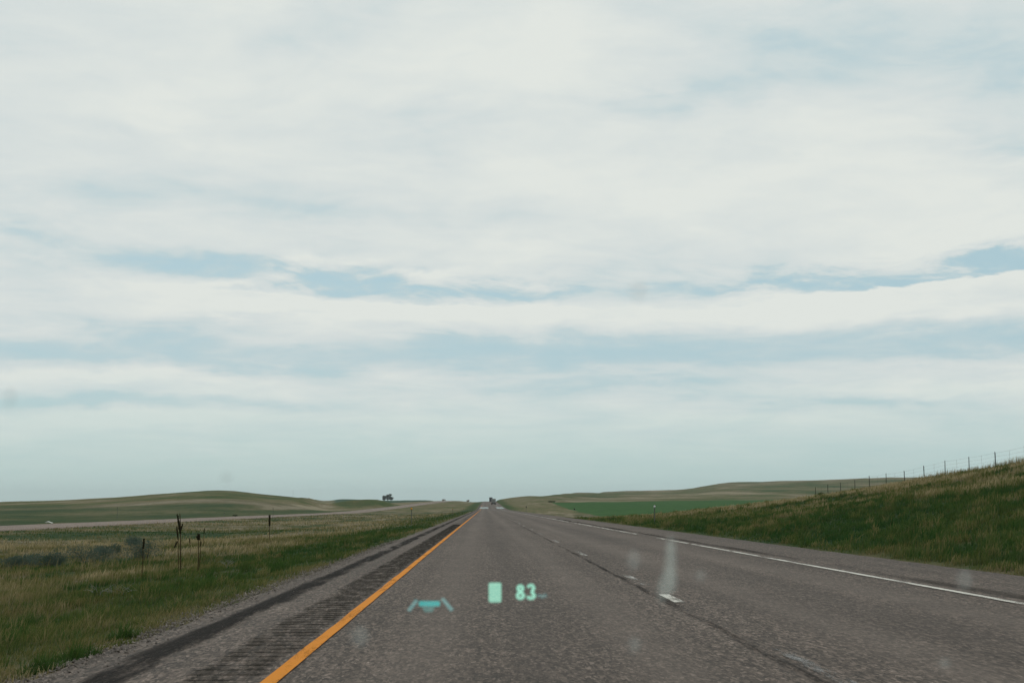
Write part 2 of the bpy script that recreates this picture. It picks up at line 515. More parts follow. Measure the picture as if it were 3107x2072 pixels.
def mat_leaf(name, a, b, scale=1.5, tr=.3):
    m, N = new_mat(name)
    p = N.n('ShaderNodeTexCoord').outputs['Object']
    c = N.mix(N.mr(N.noise(p, scale, 3), .35, .65), a, b)
    d = N.bsdf(c, .8, .12)
    t = N.n('ShaderNodeBsdfTranslucent'); N.put(t.inputs[0], c)
    mx = N.n('ShaderNodeMixShader'); N.put(mx.inputs[0], tr)
    N.nt.links.new(d, mx.inputs[1]); N.nt.links.new(t.outputs[0], mx.inputs[2])
    N.surf(mx.outputs[0])
    return m

M = {}
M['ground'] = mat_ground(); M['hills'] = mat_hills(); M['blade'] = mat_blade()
M['crop'] = mat_field('green_crop', (.024, .074, .016), (.036, .094, .022))
M['crop_far'] = mat_field('dark_crop', (.017, .050, .026), (.026, .062, .03))
M['asphalt'] = mat_asphalt('chip_seal', 1.0)
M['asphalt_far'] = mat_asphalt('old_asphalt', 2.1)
M['tar'] = mat_dark('tar_seam', (.010, .0095, .009), .36, .52, (2.2, .22, 1), 1.5, (.030, .027, .025), .78)
M['seam'] = mat_dark('lane_seam', (.014, .013, .012), .42, .62, (6, .35, 1), 1.6, None, .6)
M['rumble'] = mat_dark('rumble_dirt', (.010, .009, .006), .34, .60, (3.0, .9, 1), 2.2, (.050, .044, .035), .6, groove=True)
M['rumble2'] = mat_dark('rumble_dirt_thin', (.02, .019, .017), .40, .62, (2, .1, 1), .9, (.06, .053, .045), .42)
M['yellow'] = mat_paint('yellow_paint', (.62, .222, .016), .27, .46, dirt=(.33, .13, .022), spec=.06)
M['white'] = mat_paint('white_paint', (.62, .60, .54), .36, .52)
M['white_worn'] = mat_paint('white_paint_worn', (.42, .41, .38), .44, .62)
M['white_faded'] = mat_paint('white_paint_faded', (.27, .27, .27), .48, .72)
M['gravel'] = mat_plain('gravel_stone', (.20, .175, .155), .9, .15, .6, 3)
M['steel'] = mat_plain('galvanised_steel', (.075, .08, .07), .5, .5)
M['post_dark'] = mat_plain('weathered_post', (.035, .034, .032), .85, .2, .3, 3)
M['wire'] = mat_plain('fence_wire', (.09, .09, .085), .5, .5)
M['amber'] = mat_plain('amber_reflector', (.65, .30, .03), .3, .5, .1)
M['refl_white'] = mat_plain('white_reflector', (.82, .82, .78), .3, .5, .05)
M['stalk'] = mat_plain('dry_stalk', (.045, .030, .014), .9, .1, .35, 14)
M['seed'] = mat_plain('seed_head', (.020, .017, .008), .95, .05, .5, 40)
M['sage'] = mat_leaf('sage_leaf', (.055, .092, .070), (.105, .140, .112), 3, .4)
M['bush'] = mat_leaf('bush_leaf', (.020, .038, .014), (.05, .07, .025), 3)
M['rust_bush'] = mat_leaf('rusty_bush_leaf', (.10, .06, .03), (.16, .09, .045), 3)
M['tree'] = mat_leaf('tree_leaf', (.034, .052, .032), (.07, .095, .055), .5, .4)
M['bark'] = mat_plain('bark', (.05, .04, .03), .95, .1, .3, 4)
M['pale_twig'] = mat_plain('bleached_twig', (.20, .205, .165), .9, .1, .2, 10)
M['truck_grey'] = mat_plain('grey_truck_panel', (.20, .205, .195), .5, .4, .12, .6)
M['truck_dark'] = mat_plain('dark_truck_panel', (.045, .052, .06), .5, .4, .15, .6)
M['rubber'] = mat_plain('tyre_rubber', (.015, .015, .015), .9, .2)
M['chassis'] = mat_plain('chassis_black', (.02, .02, .02), .7, .3)
M['tail'] = mat_plain('red_tail_lamp', (.35, .02, .015), .3, .5, .05)
M['litter'] = mat_plain('white_plastic', (.78, .79, .76), .5, .4, .06)

# ------------------------------------------------------------------ terrain meshes
def stations(near_step, near_end, ratio, end):
    s = list(np.arange(0, near_end + 1e-6, near_step)); st = near_step
    while s[-1] < end:
        st *= ratio; s.append(s[-1] + st)
    return np.array(s)
xp = stations(.6, 14, 1.045, 7000)
xs = np.concatenate([-xp[:0:-1], xp])
xs = np.unique(np.concatenate([xs, [PL, PR, PL - .25, PR + .25]]))
xs = xs[np.concatenate([[True], np.diff(xs) > .12])]
for v in (PL, PR):
    xs[np.argmin(np.abs(xs - v))] = v
yp = stations(.9, 45, 1.022, 12000)
ys = np.concatenate([np.arange(-60, 0, 4.0), yp])
GX, GY = np.meshgrid(xs, ys)
SX = GX + curve_x(GY) * np.exp(-(GX / 60) ** 2)       # grid lines follow the road's bend
GZ = ground_z(SX, GY)
xr = SX - curve_x(GY)
inside = (xr > PL + .02) & (xr < PR - .02)
GZ = np.where(inside, GZ - .10, GZ)
oxc = opp_x(GY)
GZ = np.where(np.abs(SX - oxc) < OW - .4, GZ - .12, GZ)
DR = dryness(SX, GY)
verts = np.stack([SX, GY, GZ], -1).reshape(-1, 3)
ny, nx = GX.shape
ii = np.arange(ny * nx).reshape(ny, nx)
quads = np.stack([ii[:-1, :-1], ii[:-1, 1:], ii[1:, 1:], ii[1:, :-1]], -1).reshape(-1, 4)
qc = verts[quads].mean(1)
qu = qc[:, 0] / np.maximum(qc[:, 1], 20)
qe = (qc[:, 2] - H) / np.maximum(qc[:, 1], 20)
cf = (qc[:, 0] > 41.5) & (qc[:, 1] > 190) & (qc[:, 1] < 905) & (qc[:, 0] > np.interp(qc[:, 1], [190, 260, 330], [95, 60, 41.5]))
df = (qu < -.022) & (qu > -.105) & (qc[:, 1] > 1300) & (qc[:, 1] < 2600) & (qc[:, 0] < opp_x(qc[:, 1]) - 25)
hl = (qc[:, 1] > 560) & ~cf & ~df
gr = ~(cf | df | hl)
def sub(name, mask, mat):
    q = quads[mask]
    used, inv = np.unique(q, return_inverse=True)
    me = np_mesh(name, verts[used], inv.reshape(-1, 4), True, {'dry': DR.reshape(-1)[used]})
    return kind(obj(name, me, mat), 'structure')
sub('ground', gr, M['ground'])
sub('hills', hl, M['hills'])
sub('crop_field', cf, M['crop'])
sub('far_field', df, M['crop_far'])

# ------------------------------------------------------------------ roads
def ystations(y0, y1):
    s = [y0]
    while s[-1] < y1:
        s.append(s[-1] + min(25.0, max(.5, abs(s[-1]) * .02)))
    s[-1] = y1
    return np.array(s)
def ribbon(name, xa, xb, y0, y1, dz, mat, nxs=2, jit=0.0, xf=curve_x, zf=zr, skirt=0.0, k='structure', link=True):
    yy = ystations(y0, y1)
    cols = np.linspace(xa, xb, nxs)
    V = []; E = []
    for j, c in enumerate(cols):
        x = xf(yy) + c
        if jit and j in (0, nxs - 1):
            x = x + jit * 2 * (fbm(yy / 1.4 + 50 * j, yy * 0 + 3.3 * j, 3) - .5)
        V.append(np.stack([x, yy, zf(yy) + dz], -1))
        E.append(np.full(len(yy), 1.0 - abs(2 * j / (nxs - 1) - 1)))
    if skirt:
        a = V[0].copy(); a[:, 0] -= .05; a[:, 2] -= skirt
        b = V[-1].copy(); b[:, 0] += .05; b[:, 2] -= skirt
        V = [a] + V + [b]; E = [E[0] * 0] + E + [E[0] * 0]
    n = len(V); L = len(yy)
    vv = np.stack(V, 1).reshape(-1, 3); ee = np.stack(E, 1).reshape(-1)
    idx = np.arange(L * n).reshape(L, n)
    q = np.stack([idx[:-1, :-1], idx[:-1, 1:], idx[1:, 1:], idx[1:, :-1]], -1).reshape(-1, 4)
    me = np_mesh(name, vv, q, True, {'edge': ee})
    o = obj(name, me, mat)
    if k: kind(o, k)
    return o
ribbon('road', PL, PR, -60, 2200, .012, M['asphalt'], 14, .10, skirt=.10)
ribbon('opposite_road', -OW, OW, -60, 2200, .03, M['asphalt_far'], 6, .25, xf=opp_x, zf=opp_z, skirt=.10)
# tar film along the shoulder joint, lane seam, grooved strips
ribbon('shoulder_joint', -2.64, -2.27, -20, 900, .018, M['tar'], 5, .05)
ribbon('lane_joint', 2.08, 2.19, -20, 900, .018, M['seam'], 5, .03)
# rumble strips: real transverse grooves
def rumble(name, xa, xb, y0, y1, pitch, depth, mat):
    V = []; Q = []; E = []; G = []
    nper = int((y1 - y0) / pitch); b = 0
    cols = np.linspace(xa, xb, 5); ew = [0, .8, 1, .8, 0]
    for i in range(nper):
        for (fy, dz) in ((0, 0), (.25, 0), (.45, -depth), (.75, -depth), (.95, 0)):
            y = y0 + (i + fy) * pitch
            for c, w in zip(cols, ew):
                V.append((c, y, .024 + dz)); E.append(w); G.append(1.0 if dz else 0.0)
    n = nper * 5
    idx = np.arange(n * 5).reshape(n, 5)
    q = np.stack([idx[:-1, :-1], idx[:-1, 1:], idx[1:, 1:], idx[1:, :-1]], -1).reshape(-1, 4)
    return kind(obj(name, np_mesh(name, np.array(V), q, False, {'edge': E, 'groove': G}), mat), 'structure')
rumble('rumble_strip', -1.99, -1.41, 4, 90, .29, .011, M['rumble'])
ribbon('rumble_strip_worn', -1.99, -1.41, 90.2, 480, .018, M['rumble2'], 5)
rumble('rumble_strip', 6.42, 6.82, 10, 130, .29, .006, M['rumble2'])
ribbon('rumble_strip_worn', 6.42, 6.82, 130.2, 700, .018, M['rumble2'], 5)
# painted lines
ribbon('yellow_edge_line', -1.412, -1.305, -20, 760, .022, M['yellow'], 2, .012)
def line_mesh(name, segs, xc, w, mat, dz=.022):
    V = []; Q = []
    for (a, b) in segs:
        yy = np.append(np.arange(a, b, 1.5 if b - a < 10 else max(2.0, a * .03)), b)
        base = len(V)
        for y in yy:
            cx = float(curve_x(y)); z = float(zr(y)) + dz
            V += [(cx + xc - w / 2, y, z), (cx + xc + w / 2, y, z)]
        for i in range(len(yy) - 1):
            k = base + 2 * i; Q.append((k, k + 1, k + 3, k + 2))
    return kind(obj(name, np_mesh(name, np.array(V), np.array(Q)), mat), 'structure')
line_mesh('white_edge_line', [(8, 42.5), (43.4, 47.6), (48.5, 51), (58, 94), (96, 97.5), (105, 160), (163, 400), (404, 1300)], 6.16, .115, M['white'])
line_mesh('lane_dashes', [(20.4 + 12.15 * i, 23.5 + 12.15 * i) for i in range(0, 40)], 2.29, .12, M['white_worn'])
line_mesh('lane_dash_fresh', [(16.7, 18.2)], 2.27, .13, M['white'])
line_mesh('lane_dash_faded', [(8.6, 11.3)], 2.29, .12, M['white_faded'])

# mirage: a still, mirror-like sheen where the road starts to climb
m, N = new_mat('mirage_sheen')
g_ = N.bsdf((.02, .02, .02), .05, 1.0, IOR=1.6); d_ = N.bsdf((.11, .10, .095), .9, .2)
mx = N.n('ShaderNodeMixShader'); N.put(mx.inputs[0], .5)
N.nt.links.new(d_, mx.inputs[1]); N.nt.links.new(g_, mx.inputs[2]); N.surf(mx.outputs[0])
M['mirage'] = m
def mirage(xa, xb, ya, yb):
    yy = np.linspace(ya, yb, 8)
    V = []; Q = []
    for y in yy:
        cx = float(curve_x(y)); z = float(zr(y)) + .05
        V += [(cx + xa, y, z), (cx + xb, y, z)]
    for i in range(7):
        k = 2 * i; Q.append((k, k + 1, k + 3, k + 2))
    return np.array(V), np.array(Q)
va, qa = mirage(-1.9, 1.55, 552, 640); vb, qb = mirage(4.9, 8.0, 552, 640)
kind(obj('mirage', np_mesh('mirage', np.concatenate([va, vb]), np.concatenate([qa, qb + len(va)])), M['mirage']), 'structure')

# ------------------------------------------------------------------ grass
def blades(name, X, Y, hgt, wid, dry, lean=.35, segs=3, mat=None, zoff=0.0, winddir=(.6, .3)):
    n = len(X)
    Z = ground_z(X, Y) + zoff - .01
    ang = rng.uniform(0, 2 * np.pi, n)
    dx, dy = np.cos(ang), np.sin(ang)
    fx, fy = -dy, dx
    L = rng.normal(0, lean, n)
    wx = rng.uniform(0, 1, n) * winddir[0]; wy = rng.uniform(0, 1, n) * winddir[1]
    rows = []; tips = []
    for k in range(segs):
        t = k / segs
        ox = (fx * L + wx * .5) * hgt * t ** 1.8; oy = (fy * L + wy * .5) * hgt * t ** 1.8
        w = wid * (1 - .55 * t) * .5
        base = np.stack([X + ox, Y + oy, Z + hgt * t * (1 - .18 * np.abs(L) * t)], -1)
        side = np.stack([dx * w, dy * w, np.zeros(n)], -1)
        rows += [base - side, base + side]; tips += [np.full(n, t)] * 2
    top = np.stack([X + (fx * L + wx * .5) * hgt, Y + (fy * L + wy * .5) * hgt, Z + hgt * (1 - .18 * np.abs(L))], -1)
    rows.append(top); tips.append(np.full(n, 1.0))
    K = len(rows)
    V = np.stack(rows, 1).reshape(-1, 3); T = np.stack(tips, 1).reshape(-1)
    D = np.repeat(dry, K)
    b = (np.arange(n) * K)[:, None]
    tri = []
    for k in range(segs - 1):
        tri += [[2 * k, 2 * k + 1, 2 * k + 3], [2 * k, 2 * k + 3, 2 * k + 2]]
    tri += [[2 * segs - 2, 2 * segs - 1, 2 * segs]]
    F = np.concatenate([b + np.array(t)[None, :] for t in tri], 0)
    me = np_mesh(name, V, F, False, {'dry': D, 'tip': T})
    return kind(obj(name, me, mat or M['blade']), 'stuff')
def scatter(n, ymin, ymax, xmin, xmax, umin, umax, pw=1.0):
    """points spread evenly over the view: density falls with distance"""
    X = []; Y = []
    tot = 0
    while tot < n:
        y = np.exp(rng.uniform(np.log(ymin), np.log(ymax), n * 2)) if pw == 1 else rng.uniform(ymin, ymax, n * 2)
        u = rng.uniform(umin, umax, n * 2)
        x = u * y
        ok = (x > xmin) & (x < xmax)
        X.append(x[ok]); Y.append(y[ok]); tot += ok.sum()
    return np.concatenate(X)[:n], np.concatenate(Y)[:n]
def clumped(X, Y, s, thr):
    c = fbm(X / s + 77, Y / s + 13, 3)
    return c > thr + rng.uniform(-.15, .15, len(X))

def grass_patch(name, n, ymin, ymax, xmin, xmax, umin, umax, hfun, seed_extra=0.0, wmin=.006):
    X, Y = scatter(n, ymin, ymax, xmin, xmax, umin, umax)
    dr = dryness(X, Y)
    edge = np.minimum(np.abs(X - PL), np.abs(X - PR))
    keep = (rng.random(len(X)) < sstep(-.05, .35, edge + rng.normal(0, .12, len(X))))
    cl = fbm(X / .55 + 7, Y / .55 + 3, 3)
    keep &= cl > .34 + rng.uniform(-.14, .14, len(X))
    X, Y, dr, cl, edge = X[keep], Y[keep], dr[keep], cl[keep], edge[keep]
    h = hfun(X, Y, dr) * rng.uniform(.45, 1.25, len(X)) * (0.55 + 1.0 * (cl - .3)) * np.interp(edge, [0, .4, 1.5], [.40, .65, 1])
    w = np.maximum(wmin, Y * .00045) * rng.uniform(.7, 1.4, len(X))
    d = dr + rng.normal(0, .12, len(X)) + .25 * (cl - .5)
    return blades(name, X, Y, h, w, d)
hL = lambda X, Y, d: np.interp(d, [0, .4, .8, 1.2], [.15, .19, .26, .30]) * np.interp(Y, [8, 30, 80, 200], [.55, .9, 1.1, 1.2])
hR = lambda X, Y, d: np.interp(d, [0, .4, .8, 1.2], [.18, .24, .32, .36]) * np.interp(Y, [20, 60, 110, 200], [.9, 1.1, 1.1, .45])
grass_patch('median_grass', 90000, 8.2, 90, -34, PL, -.40, -.03, hL)
grass_patch('median_grass_far', 26000, 80, 420, -41.5, PL, -.37, -.006, hL)
grass_patch('bank_grass', 90000, 19, 150, PR, 40.5, .05, .42, hR)
grass_patch('bank_grass_side', 85000, 5, 110, PR, 40.5, .42, 1.1, hR)
grass_patch('median_grass_side', 40000, 4, 90, -34, PL, -1.0, -.40, hL)
grass_patch('bank_grass_far', 16000, 140, 420, PR, 40, .02, .25, hR)
def tussocks(name, n, k, ymin, ymax, xmin, xmax, umin, umax, hr, rr, tones, wts, wmin=.006):
    X, Y = scatter(n, ymin, ymax, xmin, xmax, umin, umax)
    base = dryness(X, Y)
    tone = rng.choice(tones, size=len(X), p=wts)
    tone = np.clip(.45 * base + .62 * tone, 0, 1.1)
    H_ = rng.uniform(hr[0], hr[1], len(X)) * np.interp(np.minimum(np.abs(X - PL), np.abs(X - PR)), [0, 1.2], [.5, 1])
    Rr = rng.uniform(rr[0], rr[1], len(X)) * np.interp(Y, [10, 60, 140], [.8, 1.0, 1.5])
    a = rng.uniform(0, 2 * np.pi, (len(X), k)); q = rng.random((len(X), k)) ** .6
    bx = X[:, None] + Rr[:, None] * q * np.cos(a); by = Y[:, None] + 1.6 * Rr[:, None] * q * np.sin(a)
    h = H_[:, None] * (1.15 - .75 * q ** 2) * rng.uniform(.6, 1.15, (len(X), k))
    w = np.maximum(wmin, Y * .0005)[:, None] * rng.uniform(.7, 1.4, (len(X), k))
    t = tone[:, None] + rng.normal(0, .05, (len(X), k))
    bx, by, h, w, t = [v.ravel() for v in (bx, by, h, w, t)]
    ok = (bx < PL - .08) | (bx > PR + .05)
    return blades(name, bx[ok], by[ok], h[ok], w[ok], t[ok], lean=.55)
tussocks('median_tussocks', 800, 34, 9, 75, -32, PL - .15, -.40, -.04, (.08, .25), (.08, .26), [0.0, .3, .95], [.5, .2, .3])
tussocks('bank_tussocks', 1500, 30, 21, 150, PR + .25, 38, .06, .41, (.16, .42), (.14, .42), [0.0, .3, .88], [.46, .28, .26])
# loose gravel along the left pavement edge
n = 7000
Y = np.exp(rng.uniform(np.log(8), np.log(48), n)); X = PL - .02 + rng.normal(0, .16, n) - .10
sz = rng.uniform(.006, .022, n) * np.interp(Y, [8, 48], [1, 1.5])
Z = np.maximum(ground_z(X, Y), np.where(X > PL - .05, .01, -9)) + sz * .2
d = rng.normal(size=(n, 4, 3)); d /= np.linalg.norm(d, axis=2, keepdims=True)
V = (np.stack([X, Y, Z], -1)[:, None, :] + d * sz[:, None, None]).reshape(-1, 3)
b = (np.arange(n) * 4)[:, None]
F = np.concatenate([b + np.array(t)[None, :] for t in ((0, 1, 2), (0, 3, 1), (0, 2, 3), (1, 3, 2))], 0)
kind(obj('gravel', np_mesh('gravel', V, F), M['gravel']), 'stuff')
# tall dry fringe on the brow of the bank
n = 9000
Y = rng.uniform(88, 172, n); X = rng.normal(39.0, 1.1, n)
c = fbm(X / 1.0, Y / 1.6 + 40, 3)
k = c > .40
X, Y, c = X[k], Y[k], c[k]
blades('brow_grass', X, Y, rng.uniform(.2, .85, len(X)) * (c + .05) * np.interp(Y, [88, 110, 135, 172], [1.5, 1.25, .9, .7]), np.full(len(X), .028), 1.0 + rng.normal(-.1, .16, len(X)), lean=.3)
# seeded straw stems, thin and tall, over the median
X, Y = scatter(4200, 14, 80, -30, PL - 3.8, -.40, -.05)
k = clumped(X, Y, 2.2, .58); X, Y = X[k], Y[k]
blades('straw_stems', X, Y, rng.uniform(.22, .5, len(X)), np.maximum(.003, Y * .0003), np.full(len(X), .85) + rng.normal(0, .15, len(X)), lean=.22)

# ------------------------------------------------------------------ leafy plants
def leaf_cloud(lobes, n, size, up=.3, shell=.35):
    mb = []
    F = []
    V = []
    wts = np.array([l[3] * l[4] * l[5] for l in lobes]) ** .67; wts /= wts.sum()
    for i in range(n):
        l = lobes[rng.choice(len(lobes), p=wts)]
        d = rng.normal(size=3); d /= np.linalg.norm(d)
        r = (shell + (1 - shell) * rng.random()) ** .5 * rng.uniform(.85, 1.08)
        p = np.array(l[:3]) + d * np.array(l[3:6]) * r
        a = rng.normal(size=3); a /= np.linalg.norm(a)
        b = np.cross(a, d + .3 * rng.normal(size=3)); b /= np.linalg.norm(b) + 1e-6
        s = size * rng.uniform(.6, 1.4)
        k = len(V)
        V += [p - a * s, p + b * s * .5, p + a * s, p - b * s * .5]
        F.append((k, k + 1, k + 2, k + 3))
    return np.array(V), np.array(F)
def shrub(name, label, cat, x, y, lobes, n, size, mat, group=None, stems=5, rotz=0):
    z = gz(x, y)
    t = thing(name, label, cat, (x, y, z - .02), rotz, group)
    V, F = leaf_cloud(lobes, n, size)
    V[:, 2] = np.maximum(V[:, 2], .01)
    obj('foliage', np_mesh('foliage', V, F), mat, t)
    mb = MB()
    for i in range(stems):
        l = lobes[i % len(lobes)]
        a = random.uniform(0, 6.28)
        ex, ey, ez = l[0] + .5 * l[3] * math.cos(a), l[1] + .5 * l[4] * math.sin(a), l[2] + .3 * l[5]
        mb.tube([(0, 0, -.05), (ex * .45, ey * .45, ez * .6), (ex, ey, ez)], [.02 * l[5] + .006, .012 * l[5] + .004, .003], 5)
    obj('stem', mb.mesh('stem'), M['bark'], t)
    return t
def lob(k, sx, sy, sz, seed):
    r = random.Random(seed); L = []
    for i in range(k):
        L.append((r.uniform(-.55, .55) * sx, r.uniform(-.5, .5) * sy, sz * r.uniform(.35, .6), sx * r.uniform(.3, .5), sy * r.uniform(.3, .5), sz * r.uniform(.32, .5)))
    return L
SG = 'sagebrush on the grassy median'
def px_ground(px, py):
    """walk the sight line of a photograph point until it meets the land"""
    r = ray(px, py); t = 5.0
    while t < 4000:
        p = Vector((0, 0, H)) + r * t
        if p.z < gz(p.x, p.y): return p.x, p.y
        t *= 1.004
    return p.x, p.y
for (px, py, sx, sz, lab) in [
        (60, 1722, .75, .50, 'grey-green sagebrush nearest the left border, low and wide, in the median grass'),
        (155, 1722, .70, .55, 'blue-green sagebrush between the leftmost low one and the broad dark clump'),
        (262, 1712, 1.05, .72, 'broadest blue-green sagebrush clump, dark and rounded, out in the median grass'),
        (322, 1690, .60, .55, 'small dark tuft of sagebrush touching the right side of the broadest clump'),
        (412, 1662, .55, .62, 'dark upright sagebrush standing behind a thin dry stem'),
        (445, 1700, .95, .85, 'tall grey-green sagebrush just left of the pair of tall dry mullein stalks')]:
    x, y = px_ground(px, py)
    shrub('sagebrush', lab, 'shrub', x, y, lob(8, sx * 1.35, sx * 1.0, sz * 1.2, px), 2400, .026, M['sage'], SG, 7)
# green weeds at the pavement edge
WG = 'leafy green weeds along the left pavement edge'
for (px, py, sx, sz, lab) in [
        (118, 2040, .22, .30, 'dark green weed clump at the lower left corner of the verge'),
        (232, 2000, .24, .30, 'dark green weed clump, second from the lower left corner, by the gravel edge'),
        (372, 1940, .20, .28, 'narrow dark green weed beside the yellowish low tuft at the road edge'),
        (460, 1955, .20, .13, 'low yellowish green tuft growing on the gravel edge of the road')]:
    x, y = px_ground(px, py)
    x = min(x, PL - .08)
    k = 260
    a_ = rng.uniform(0, 6.283, k); r_ = sx * .75 * rng.random(k) ** .7
    bx, by = x + r_ * np.cos(a_), y + r_ * np.sin(a_) * 1.5
    w_ = blades('roadside_weed', bx, by, sz * .62 * rng.uniform(.35, 1.1, k) * (1.15 - .75 * (r_ / sx)), np.full(k, .008), np.full(k, .12 if px != 460 else .42) + rng.normal(0, .10, k), lean=.8)
    del w_['kind']
    tag(w_, lab, 'weed', WG)
# distant shrubs
DG = 'small dark shrubs scattered over the fields'
for (px, Y, sx, sz, mt, lab) in [
        (2488, 163, .60, .62, 'bush', 'small dark shrub at the foot of the wire fence on the right bank'),
        (722, 312, .75, .55, 'bush', 'dark round shrub on the verge across the far carriageway'),
        (1672, 912, 2.9, 1.15, 'bush', 'long low shrub at the far left corner of the green crop field'),
        (892, 900, 3.0, 1.9, 'bush', 'dome-shaped dark shrub on the skyline right of the hill'),
        (1421, 1270, 2.3, 2.2, 'rust_bush', 'reddish shrub on the crest between the two carriageways'),
        (1347, 1330, 2.2, 2.0, 'rust_bush', 'reddish shrub on the crest left of the far carriageway')]:
    x = (px - 1470) / FP * Y
    shrub('shrub', lab, 'shrub', x, Y, lob(5, sx, sx, sz, px), 420, sx * .09, M[mt], DG, 4)
# pale dead brush in the grass
def dead_brush(px, py, w, h, lab, n):
    x, y = px_ground(px, py)
    t = thing('dead_brush', lab, 'dead plant', (x, y, gz(x, y)), 0, 'bleached dead brush in the median')
    r = random.Random(px)
    for i in range(n):
        mb = MB()
        a = r.uniform(-1.3, 1.3); L = r.uniform(.6, 1) * w
        ex = math.sin(a) * L; ez = abs(math.cos(a)) * h * r.uniform(.5, 1); ey = r.uniform(-.15, .15)
        mb.tube([(0, 0, 0), (ex * .4, ey * .4, ez * .75), (ex * .8, ey, ez), (ex * 1.05, ey, ez * .86)], [.006, .005, .0035, .002], 5)
        for k in range(3):
            f = r.uniform(.35, .9); bx, bz = ex * f, ez * (f ** .6)
            mb.tube([(bx, ey * f, bz), (bx + r.uniform(-.1, .12), ey, bz + r.uniform(.02, .12))], [.004, .0015], 4)
        obj('twig', mb.mesh('twig'), M['pale_twig'], t)
dead_brush(300, 1812, .40, .20, 'bleached arching dead branches lying in the green grass left of the tall stalks', 5)
dead_brush(372, 1806, .40, .16, 'pale grey dead brush lying right of the bleached arching branches', 6)
dead_brush(690, 1722, .45, .22, 'whitish dead weed clump right of the mullein stalks, beside the green verge', 7)

# ------------------------------------------------------------------ mullein stalks
def stalk(px, pyb, pyt, lab, heads, lean=0.0, r0=.014):
    x, y = px_ground(px, pyb)
    h = (pyb - pyt) / FP * y * 1.0
    z = gz(x, y)
    t = thing('dry_stalk', lab, 'dry plant', (x, y, z), 0, 'tall dry mullein stalks in the median')
    mb = MB()
    pts = [(lean * h * (s ** 2) + .006 * math.sin(9 * s + px), .004 * math.cos(7 * s), h * s) for s in np.linspace(-.04, 1, 9)]
    mb.tube(pts, list(np.linspace(r0, r0 * .55, 9)), 7)
    obj('stem', mb.mesh('stem', True), M['stalk'], t)
    for (s0, s1, dx, rr) in heads:
        hb = MB()
        b0 = Vector((lean * h * s0 ** 2, 0, h * s0)); b1 = Vector((lean * h * s1 ** 2 + dx * h, .01, h * s1))
        K = 14
        P = [b0.lerp(b1, i / (K - 1)) for i in range(K)]
        R = [rr * (.35 + .65 * math.sin(math.pi * min(1, .12 + i / (K - 1) * .95)) ** .5) * random.uniform(.75, 1.2) for i in range(K)]
        hb.tube(P, R, 8)
        for i in range(60):     # seed capsules standing off the spike
            p = P[random.randrange(1, K - 1)]; a = random.uniform(0, 6.28)
            hb.ell((p.x + rr * .9 * math.cos(a), p.y + rr * .9 * math.sin(a), p.z + random.uniform(-.01, .01)), (rr * .35, rr * .35, rr * .5), 5, 3)
        obj('seed_head', hb.mesh('seed_head', True), M['seed'], t)
    return t
stalk(547, 1738, 1562, 'tallest dry mullein stalk, leaning left at the top, with a forked dark seed head', [(.66, 1.0, -.045, .024), (.70, .83, .045, .018), (.70, .76, -.03, .014)], -.035, .016)
stalk(541, 1735, 1600, 'thinner dry mullein stalk just left of the tallest one, leaning left', [(.70, 1.0, -.025, .016)], -.045, .012)
stalk(601, 1738, 1621, 'dry stalk with a dark knobbly head, right of the tallest mullein', [(.84, .99, .0, .034), (.86, .93, -.06, .016)], -.01, .013)
stalk(606, 1736, 1640, 'plain brown dry stem touching the right side of the knobbly headed stalk', [(.8, .95, .01, .012)], .01, .011)
stalk(431, 1756, 1636, 'dry stem with narrow dark tip in front of the sagebrush, left of the mullein pair', [(.74, 1.0, .01, .020)], .01, .011)
stalk(817, 1641, 1562, 'distant single mullein stalk with a thick dark head, overlapping the far road', [(.56, 1.0, -.01, .05)], .0, .02)
stalk(528, 1680, 1642, 'short brown seed head leaning right, left of the mullein pair', [(.5, 1.0, .12, .030)], .12, .012)
stalk(577, 1690, 1634, 'short dark dry stem between the mullein pair and the knobbly headed stalk', [(.7, 1.0, -.03, .016)], -.05, .010)
stalk(617, 1660, 1604, 'slender dry stem behind the knobbly headed stalk', [(.72, 1.0, .02, .020)], .02, .012)

# ------------------------------------------------------------------ delineator posts
def delineator(x, y, h, mat_r, lab, rotz=0.0, rad=.05, lift=-.05):
    t = thing('delineator_post', lab, 'marker post', (x, y, gz(x, y) + lift), rotz, 'delineator posts beside the road')
    mb = MB()   # flanged U channel
    mb.box((0, 0, h / 2), (.034, .012, h)); mb.box((-.022, .012, h / 2), (.009, .036, h)); mb.box((.022, .012, h / 2), (.009, .036, h))
    obj('post', mb.mesh('post'), M['steel'], t)
    rb = MB(); rb.box((0, -.018, h - rad - .02), (rad * 2, .014, rad * 2.2), 0, .004)
    obj('backing_plate', rb.mesh('backing_plate'), M['steel'], t)
    db = MB(); db.cyl((0, -.031, h - rad - .02), (0, 1, 0), rad * .95, .012, 18)
    obj('reflector', db.mesh('reflector', True), mat_r, t)
    return t
delineator(-5.75, 113, 1.42, M['amber'], 'steel marker post with amber reflector left of the carriageway', 0, .085)
delineator(-5.2, 235, 1.15, M['amber'], 'thin marker post on the left verge, next one beyond the amber topped post', 0, .06)
delineator(-5.2, 357, 1.1, M['amber'], 'farthest thin marker post on the left verge near the rise', 0, .06)
delineator(10.35, 87, 1.16, M['refl_white'], 'thin marker post with white reflector dot seen against the green crop field', 0, .065)
delineator(9.7, 333, 1.7, M['post_dark'], 'dark topped marker post on the right verge before the road climbs', 0, .12)
delineator(-39.0, 265, 1.95, M['post_dark'], 'tall thin post standing before the far carriageway, right of the lone mullein', 0, .06)
delineator(-54.3, 300, .95, M['post_dark'], 'short post on the far side of the far carriageway beside a dark shrub', 0, .07)
delineator(-64.0, 251, 2.0, M['post_dark'], 'slim tall post in the green meadow beyond the far carriageway', 0, .05)
